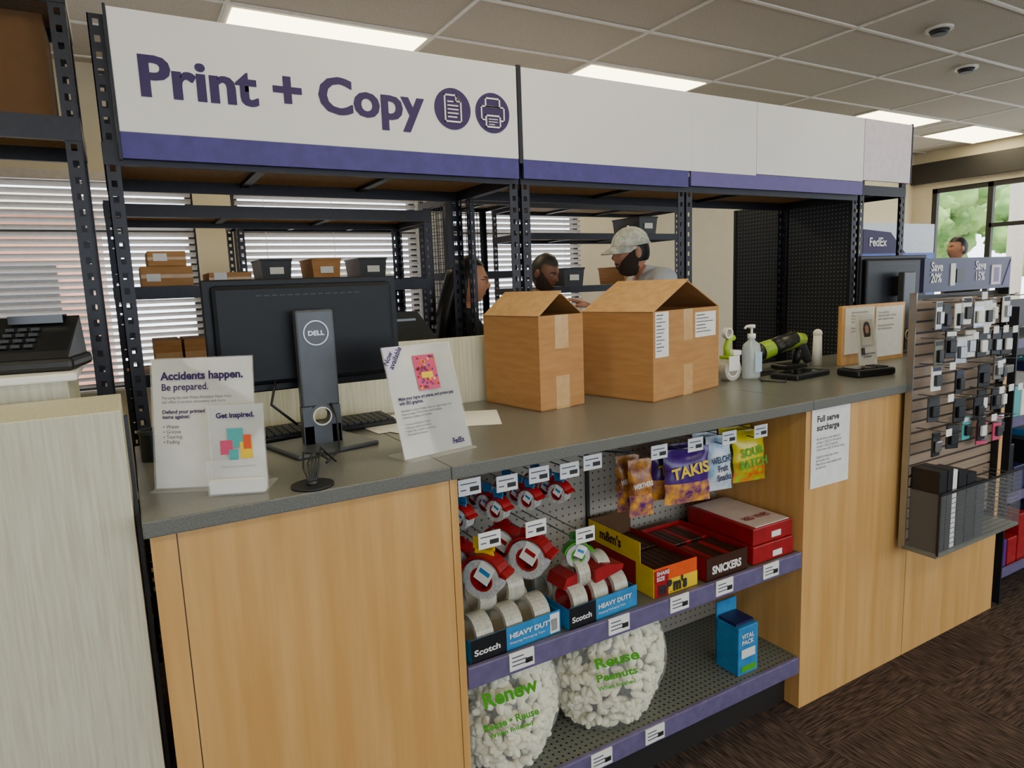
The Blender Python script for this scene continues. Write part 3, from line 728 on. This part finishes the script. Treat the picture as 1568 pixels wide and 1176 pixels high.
b.box(2.475,2.525,1.262,1.36,.493,.80,blackp);b.box(2.53,2.565,1.262,1.36,.493,.80,blackp);b.box(2.57,2.60,1.265,1.36,.493,.79,paper);b.box(2.605,2.66,1.262,1.36,.493,.78,blackp);b.box(2.665,2.73,1.262,1.36,.493,.76,blackp);b.box(2.74,2.80,1.262,1.36,.493,.72,darkg)
b.done()
text('Save\n20%',2.50,1.343,1.515,.045,white,g,width=.075,bold=.001,ls=.9)
text('Save\n15%',2.80,1.343,1.515,.045,white,g,width=.075,bold=.001,ls=.9)
b=MB('banner_print',g);b.box(2.63,2.66,1.342,1.345,1.46,1.54,paper);b.box(2.67,2.72,1.342,1.345,1.47,1.52,blackp);b.box(2.92,2.99,1.342,1.345,1.455,1.53,paper);b.box(2.935,2.975,1.3415,1.3425,1.465,1.52,violet);b.prism([(3.01,1.45),(3.065,1.45),(3.065,1.55)],1.343,1.345,bandl);b.done()
b=MB('hanging_packs',g);rn=random.Random(11)
rows=[(1.41,9,.045,.10,[paper,white,shelfg,silver,darkg]),(1.29,8,.05,.10,[silver,paper,blackp,shelfg,blackp]),(1.16,7,.055,.09,[blackp,blackp,shelfg,white]),(1.05,8,.055,.09,[blackp,darkg,blackp,paper]),(.94,9,.055,.09,[blackp,darkg,blackp,teal,pink])]
for (z,n,w,h,ms) in rows:
    for i in range(n):
        if z<1.2 and i in (1,3) : continue
        x=2.50+i*(.5/(n-1));dz=rn.uniform(-.02,.02)
        M=Matrix.Translation((x,1.31+rn.uniform(-.02,.01),z+dz))@Matrix.Rotation(rn.uniform(-.3,.1),4,'Z')
        b.box(-w/2,w/2,0,.006,-h,0,rn.choice(ms),.002,M=M)
        b.box(-w*.3,w*.3,-.012,-.001,-h*.8,-h*.35,rn.choice([blackp,darkg,white,silver,blackp]),.003,M=M)
        b.box(-w/2+.004,w/2-.004,-.001,0,-h*.2,-.004,rn.choice([darkg,navy,shelfg,white,blackp]),M=M)
        b.tube([(x,1.375,z+.004+dz),(x,1.27,z+.006+dz),(x,1.255,z+.012+dz)],.002,chrome,seg=6)
        if rn.random()<.35: b.box(x-.018,x+.018,1.252,1.254,z-.008+dz,z+.018+dz,paper)
b.done()
b=MB('retail_gondola')
gy=1.42
b.box(3.33,4.3,gy+.3,gy+.34,0,1.35,trimd)
for z in (.15,.5,.85,1.2): b.box(3.33,4.3,gy,gy+.3,z-.02,z,black);b.box(3.33,4.3,gy-.01,gy,z-.03,z+.01,lipm)
b.box(3.32,3.33,gy-.01,gy+.34,0,1.35,black)
rn=random.Random(4)
for z in (.15,.5,.85):
    x=3.34
    while x<4.2:
        w=rn.uniform(.05,.12);h=rn.uniform(.12,.24);b.box(x,x+w,gy+.01,gy+.2,z,z+h,rn.choice([red,blue,yellow,paper,navy,teal,violet,green,blackp]),.003);x+=w+.01
b.done()
b=MB('desk_phone',loc=(-.22,1.90,1.3685),rot=(0,0,math.radians(-10)))
b.box(-.13,.13,-.09,.10,0,.03,blackp,.01)
b.loft([[(-.12,-.08,.03),(.12,-.08,.03),(.12,.09,.03),(-.12,.09,.03)],[(-.115,-.06,.045),(.115,-.06,.045),(.115,.085,.12),(-.115,.085,.12)]],blackp,smooth=False)
b.tube([(-.085,-.085,.065),(-.085,-.05,.095),(-.085,.05,.14),(-.085,.09,.14)],[.026,.016,.016,.027],darkg,seg=12)
for i in range(3):
    for j in range(4): b.box(-.02+i*.025,-.003+i*.025,-.05+j*.022,-.036+j*.022,.055+j*.0115,.062+j*.0115,darkg)
b.box(-.02,.09,.04,.08,.105,.124,screen)
b.done()
b=MB('label_printer',loc=(-.50,1.93,1.3685));b.box(-.09,.09,-.1,.1,0,.09,blackp,.02);b.box(-.07,.07,-.101,-.095,.02,.06,darkg);b.done()
k=2
for (x0,x1,z,h) in ((.08,.27,1.571,.08),(.11,.25,1.652,.06),(.33,.50,1.571,.05),(.10,.20,1.221,.13),(.21,.33,1.221,.13)):
    b=MB('cardboard_box.%03d'%k);k+=1
    b.box(x0,x1,3.1,3.35,z,z+h,card,.002);b.box(x0,x1,3.098,3.1,z+h*.4,z+h*.6,tapem);b.box(x0+.02,x0+.07,3.0975,3.1,z+.02,z+.05,paper);b.done()
b=MB('office_printer',loc=(1.09,2.87,0))
pg=mat('printer_grey','4a4d50',.5)
b.box(-.18,.14,-.14,.14,.0,1.0,cream,.004);b.box(-.17,.13,-.13,.13,1.0,1.30,pg,.02);b.box(-.14,.10,-.135,-.125,1.06,1.16,blackp);b.loft([[(-.14,-.1,1.30),(.12,-.1,1.30),(.12,.12,1.30),(-.14,.12,1.30)],[(-.11,.05,1.42),(.09,.05,1.42),(.09,.12,1.42),(-.11,.12,1.42)]],pg,smooth=False);b.box(-.08,.06,.0,.03,1.34,1.39,silver);b.box(.02,.12,-.14,-.12,1.2,1.28,silver);b.done()
b=MB('lobby_poster_sign');b.box(7.0,8.4,4.5,4.55,1.2,2.05,mat('poster_white','dfe6f6',.5));b.box(7.0,8.4,4.49,4.5,1.2,1.72,mat('poster_blue','4a67c8',.5));b.prism([(7.0,1.72),(7.8,1.72),(7.5,1.95),(7.0,1.98)],4.485,4.5,purple);b.box(7.1,7.15,4.5,4.55,0,1.2,black);b.box(8.25,8.3,4.5,4.55,0,1.2,black);o=b.done()
text('FedEx',7.1,4.48,1.8,.13,white,o,bold=.003)

# ---------- people
skinm={'tan':mat('skin_tan','c48a68',.5,h2='ba8060'),'dark':mat('skin_dark','7a4e39',.5),'fair':mat('skin_fair','cf967a',.5)}
hairm=mat('hair_black','1c1613',.5,h2='120c0b',scale=(120,120,8));beardm=mat('beard_brown','3a2a21',.9)
eyew=mat('eye_white','e8e4e0',.3);eyed=mat('eye_dark','1c120c',.2);lipc=mat('lips','9a5a4c',.5)
jeans=mat('dark_trousers','23262e',.8);shoe=mat('shoe_black','141414',.5)
capm=mat('cap_camo','e2e2d8',.8,h2='acb0a2',scale=(32,32,32));shirtw=mat('tshirt_light_grey','dde0e6',.85,h2='d0d4dc',scale=(8,8,8));shirtb=mat('polo_black','17171c',.8)
def skin_mesh(V,E,Rd):
    me=bpy.data.meshes.new('sk');me.from_pydata(V,E,[])
    o=bpy.data.objects.new('sk',me);S.collection.objects.link(o)
    md=o.modifiers.new('s','SKIN');md.use_smooth_shade=True
    sv=me.skin_vertices[0].data
    for i,r in enumerate(Rd): sv[i].radius=r if hasattr(r,'__len__') else (r,r)
    sv[0].use_root=True
    o.modifiers.new('u','SUBSURF').levels=2
    bpy.context.view_layer.update()
    dg=bpy.context.evaluated_depsgraph_get();m2=bpy.data.meshes.new_from_object(o.evaluated_get(dg))
    bpy.data.objects.remove(o);return m2
def hand(b,wr,d,palm,m,side,k=1.0,curl=.5):
    d=Vector(d).normalized();n=Vector(palm);n=(n-d*n.dot(d)).normalized();x=d.cross(n)*side
    M=Matrix(((x.x,n.x,d.x,wr[0]),(x.y,n.y,d.y,wr[1]),(x.z,n.z,d.z,wr[2]),(0,0,0,1)))
    b.sph((0,0,.045*k),(.040*k,.016*k,.052*k),m,M=M)
    for i,(fx,L) in enumerate(((.028,.072),(.009,.080),(-.010,.074),(-.027,.058))):
        L*=k;p=Vector((fx*k,0,.078*k));pts=[Vector((fx*k*.7,0,.05*k)),p];a=curl*.35
        for s,seg in enumerate((.45,.32,.23)):
            p=p+Vector((fx*.12,math.sin(a)*L*seg,math.cos(a)*L*seg));pts.append(p.copy());a+=curl
        b.tube(pts,[.0095*k,.0095*k,.009*k,.008*k,.0055*k],m,seg=8,M=M)
    b.tube([(.02*k,0,.015*k),(.042*k,.006,.035*k),(.054*k,.016*k,.058*k),(.052*k,.024*k,.078*k)],[.014*k,.0125*k,.0105*k,.006*k],m,seg=8,M=M)
def person(name,loc,rz,h,sk,shirt,headyaw=0,headpitch=0,style='short',beard=False,armL=None,armR=None,belly=1.0,ho=(0,0,0)):
    k=h/1.78;b=MB(name,loc=(loc[0],loc[1],0),rot=(0,0,math.radians(rz)))
    aL=armL or [(-.25,-.02,1.13),(-.26,.08,.88)];aR=armR or [(.25,-.02,1.13),(.26,.08,.88)]
    def mid(a,c,t): return tuple(a[i]+(c[i]-a[i])*t for i in range(3))
    sl=(-.185,-.01,1.435);sr=(.185,-.01,1.435)
    nodes=[('pel',(0,0,.96),(.165*belly,.115*belly)),('wai',(0,.01,1.10),(.155*belly,.11*belly)),('che',(0,0,1.28),(.17,.115)),('upc',(0,-.01,1.41),(.13,.085)),('nk0',(0,-.005+ho[1]*.3,1.465+ho[2]*.2),(.066,.066)),('nk1',(0,.012+ho[1],1.57+ho[2]),(.054,.054)),
     ('shl',sl,.068),('sll',mid(sl,aL[0],.62),.056),('ell',aL[0],.042),('fol',mid(aL[0],aL[1],.4),.041),('wrl',aL[1],.026),
     ('shr',sr,.068),('slr',mid(sr,aR[0],.62),.056),('elr',aR[0],.042),('for',mid(aR[0],aR[1],.4),.041),('wrr',aR[1],.026),
     ('hil',(-.1,0,.86),.098),('knl',(-.11,.02,.50),.062),('cal',(-.11,-.01,.36),.058),('anl',(-.11,-.03,.09),.04),('tol',(-.13,.13,.035),.035),
     ('hir',(.1,0,.86),.098),('knr',(.11,.02,.50),.062),('car',(.11,-.01,.36),.058),('anr',(.11,-.03,.09),.04),('tor',(.13,.13,.035),.035)]
    id={n[0]:i for i,n in enumerate(nodes)}
    Es=[('pel','wai',shirt),('wai','che',shirt),('che','upc',shirt),('upc','nk0',shirt),('nk0','nk1',sk),
     ('upc','shl',shirt),('shl','sll',shirt),('sll','ell',sk),('ell','fol',sk),('fol','wrl',sk),
     ('upc','shr',shirt),('shr','slr',shirt),('slr','elr',sk),('elr','for',sk),('for','wrr',sk),
     ('pel','hil',jeans),('hil','knl',jeans),('knl','cal',jeans),('cal','anl',jeans),('anl','tol',shoe),
     ('pel','hir',jeans),('hir','knr',jeans),('knr','car',jeans),('car','anr',jeans),('anr','tor',shoe)]
    V=[tuple(c*k for c in n[1]) for n in nodes]
    Rd=[tuple(q*k for q in (n[2] if hasattr(n[2],'__len__') else (n[2],n[2]))) for n in nodes]
    me=skin_mesh(V,[(id[a],id[c]) for a,c,_ in Es],Rd)
    t=bmesh.new();t.from_mesh(me);bpy.data.meshes.remove(me)
    segs=[(Vector(V[id[a]]),Vector(V[id[c]]),m,(Rd[id[a]][0]+Rd[id[c]][0])/2) for a,c,m in Es]
    for f in t.faces:
        c=f.calc_center_median();best=None
        for a,e,m,r in segs:
            d=e-a;u=max(0,min(1,(c-a).dot(d)/d.length_squared));q=(c-(a+d*u)).length-r*.6
            if best is None or q<best[0]: best=(q,m)
        f.material_index=b.mi(best[1]);f.smooth=True
        if abs(c.x)<.16*k and .7*k<c.z<1.2*k: f.material_index=b.mi(jeans if c.z<.95*k else shirt)
    m3=bpy.data.meshes.new('t');t.to_mesh(m3);t.free();b.bm.from_mesh(m3);bpy.data.meshes.remove(m3)
    for side,(el,wr) in ((-1,aL),(1,aR)):
        e=Vector(el);w=Vector(wr);d=(w-e).normalized()
        hand(b,(w-d*.01)*k,d,Vector((-side*.8,.3,-.2)) if abs(d.z)>.6 else Vector((0,0,-1)),sk,side if abs(d.z)>.6 else -side,k,.45)
    HM=Matrix.Translation((ho[0]*k,(.02+ho[1])*k,(1.60+ho[2])*k))@Matrix.Rotation(math.radians(headyaw),4,'Z')@Matrix.Rotation(math.radians(-headpitch),4,'X')@Matrix.Translation((0,.015*k,.065*k))@Matrix.Diagonal((k,k,k,1))
    R=(.076,.098,.118)
    def g(a,b_): return math.exp(-(a*a+b_*b_))
    def hs(p):
        x,y,z=p
        if z<0: x*=1-.30*(-z)**1.4
        if z<-.3 and y<0: y*=1-.25*((-z-.3)/.7)
        if y>0:
            y*=.92
            if z<0: y+=.16*(-z)*(1-abs(x)*.5)
            y+=.17*g(x/.12,(z+.14)/.13)+.10*g(x/.10,(z-.06)/.2)+.05*g(x/.22,(z+.20)/.08)
            y-=.075*(g((x-.38)/.19,(z-.08)/.12)+g((x+.38)/.19,(z-.08)/.12))
            y+=.04*g(x/.55,(z-.25)/.10)
            y+=.045*(g((x-.5)/.22,(z+.12)/.16)+g((x+.5)/.22,(z+.12)/.16))
            y-=.03*g(x/.3,(z+.66)/.07)
            y+=.05*g(x/.28,(z+.82)/.13)
        return (x,y,z)
    b.sph((0,0,0),R,sk,M=HM,u=56,v=44,fn=hs)
    def surf(x,z):
        return hs((x,math.sqrt(max(0,1-x*x-z*z)),z))[1]*R[1]
    ye=surf(.38,.08)
    for s in (-1,1):
        b.sph((s*.029,ye-.0065,.0095),(.0125,.0095,.0075),eyew,M=HM,u=14,v=10);b.sph((s*.029,ye+.0012,.0095),(.0055,.0025,.0058),eyed,M=HM,u=10,v=8)
        b.tube([(s*.015,surf(.2,.2)+.001,.022),(s*.029,surf(.38,.25)+.001,.0285),(s*.046,surf(.6,.22)+.001,.024)],[.002,.003,.0015],hairm,seg=8,M=HM)
        b.tube([(s*.016,ye+.003,.012),(s*.029,ye+.0035,.018),(s*.043,ye-.002,.012)],[.0015,.0025,.0015],sk,seg=8,M=HM)
        b.sph((s*.077,-.006,-.006),(.008,.019,.030),sk,M=HM,u=12,v=10);b.sph((s*.082,-.004,-.004),(.006,.012,.021),sk,M=HM,u=10,v=8)
    ym=surf(0,-.5)
    b.sph((0,ym-.002,-.056),(.022,.006,.0045),lipc,M=HM,u=16,v=8);b.sph((0,ym-.003,-.064),(.018,.006,.0045),lipc,M=HM,u=16,v=8)
    hshort=lambda c:c.z>.52 or (c.y<.15 and c.z>.0) or (c.y<-.15 and c.z>-.5)
    if style=='short': b.sph((0,-.002,.003),[q*1.05 for q in R],hairm,M=HM,u=56,v=40,fn=hs,keep=hshort)
    if style=='long':
        b.sph((0,-.008,.004),[R[0]*1.12,R[1]*1.08,R[2]*1.10],hairm,M=HM,u=48,v=34,fn=lambda p:(p[0],p[1]*(.95 if p[1]>0 else 1),p[2]),keep=lambda c:c.z>.62 or (c.y<.22 and c.z>.1) or c.y<-.12)
        rings=[]
        for j in range(14):
            v=j/13;z=.05-.46*v;w=.082+.035*math.sin(v*3)-.03*v*v;yy=-.06-.055*math.sin(v*2.2)
            rings.append([(w*math.cos(a)*(1+.03*math.sin(9*a)),yy+(.052-.010*v)*math.sin(a)-.01,z) for a in [q*math.pi/18 for q in range(36)]])
        b.loft(rings,hairm,M=HM)
        for s in (-1,1): b.tube([(s*.055,-.02,.07),(s*.08,-.04,-.03),(s*.085,-.05,-.13),(s*.08,-.05,-.28)],[.02,.026,.032,.012],hairm,seg=12,M=HM)
        for s in (-1,1): b.ring((s*.029,ye+.011,.008),.020,.018,.003,eyed,'y',M=HM,seg=20);b.tube([(s*.048,ye+.011,.01),(s*.078,.0,.01)],.0018,eyed,seg=6,M=HM)
        b.tube([(-.01,ye+.013,.011),(.01,ye+.013,.011)],.0018,eyed,seg=6,M=HM)
    if beard: b.sph((0,.002,-.003),[q*1.045 for q in R],beardm,M=HM,u=120,v=96,fn=hs,keep=lambda c:(c.y>-.2 and c.z<-.62) or (c.y>-.1 and c.z<-.50+.25*max(0,abs(c.x)-.22) and abs(c.x)>.22) or (c.y>-.05 and c.z<-.62+.75*abs(c.x)*(1.2-.6*c.y) and abs(c.x)>.4) or (c.z<.05 and -.05<c.y<.30) or (-.42<c.z<-.34 and c.y>.5 and abs(c.x)<.3))
    if style=='cap':
        b.sph((0,-.004,.0),[q*1.05 for q in R],hairm,M=HM,u=48,v=34,fn=hs,keep=lambda c:c.y<.05 and -.45<c.z<.3)
        b.sph((0,-.006,.030),(.086,.108,.102),capm,M=HM,u=40,v=30,keep=lambda c:c.z>.0 and not (c.y<-.75 and c.z<.38))
        b.ring((0,-.006,.034),.1,.098,.001,capm,'z',M=HM)
        for dz in (0,-.004):
            rg=[]
            for j in range(8):
                q=j/7
                rg.append([(.080*math.cos(a)*(1-.06*q*q),-.006+.100*max(0,math.sin(a))**.8+.075*q*max(0,math.sin(a))**.55,.036-.020*q+.010*math.sin(a)*(1-q)-.012*math.cos(a)**2+dz) for a in [math.pi*i/16 for i in range(17)]])
            b.loft(rg,capm,closed=False,caps=False,M=HM)
        b.sph((0,-.006,.134),(.007,.007,.004),capm,M=HM,u=10,v=8)
        b.tube([(-.055,-.088,.034),(-.03,-.104,.033),(0,-.112,.033),(.03,-.104,.033),(.055,-.088,.034)],.006,capm,seg=8,M=HM)
    return b.done()
person('standing_man',(2.64,2.97),72,1.90,skinm['fair'],shirtw,headyaw=5,headpitch=8,style='cap',beard=True,armL=[(-.24,.16,1.20),(-.18,.41,1.31)],armR=[(.22,.14,1.15),(.16,.38,1.18)],belly=1.12,ho=(0,.07,-.085))
person('standing_man.001',(2.26,3.58),-155,1.71,skinm['dark'],shirtb,headyaw=0,headpitch=20,style='short',beard=True,armL=[(-.25,.06,1.13),(-.12,.30,1.12)],armR=[(.25,.06,1.13),(.12,.30,1.10)])
person('standing_woman',(1.455,3.0),-100,1.66,skinm['tan'],shirtb,headyaw=-12,headpitch=6,style='long',armL=[(-.23,.05,1.13),(-.15,.28,1.15)],armR=[(.23,.05,1.13),(.15,.28,1.12)])
person('standing_man.002',(8.0,4.0),60,1.86,skinm['tan'],shirtb,style='short')

# ---------- world + camera
w=bpy.data.worlds.new('World');S.world=w;w.use_nodes=True
bg=w.node_tree.nodes['Background'];bg.inputs[0].default_value=(.80,.90,1,1);bg.inputs[1].default_value=5.4
def portal(name,loc,rot,sx,sy):
    l=bpy.data.lights.new(name,'AREA');l.shape='RECTANGLE';l.size=sx;l.size_y=sy;l.cycles.is_portal=True
    o=bpy.data.objects.new(name,l);S.collection.objects.link(o);o.location=loc;o.rotation_euler=rot
portal('skylight_portal',(3,Y0-.12,1.6),(HP,0,math.pi),12,1.7)
portal('skylight_portal.001',(X1+.13,1.28,1.69),(HP,0,-HP+math.pi),7.75,1.78)
sl=bpy.data.lights.new('sun','SUN');sl.energy=6;sl.angle=.02;sl.color=(1,.95,.85)
so=bpy.data.objects.new('sun',sl);S.collection.objects.link(so);so.rotation_euler=Vector((.35,-1,2.2)).to_track_quat('Z','Y').to_euler()
R=Vector((0.8646,-0.5009,-0.0375)).normalized();U=Vector((0.1048,0.1070,0.9889));U=(U-R*U.dot(R)).normalized();B=R.cross(U)
cd=bpy.data.cameras.new('camera');cd.sensor_width=36;cd.lens=36*1027/1568;cd.clip_start=.02
co=bpy.data.objects.new('camera',cd);S.collection.objects.link(co)
co.matrix_world=Matrix(((R.x,U.x,B.x,0),(R.y,U.y,B.y,0),(R.z,U.z,B.z,1.52),(0,0,0,1)))
S.camera=co
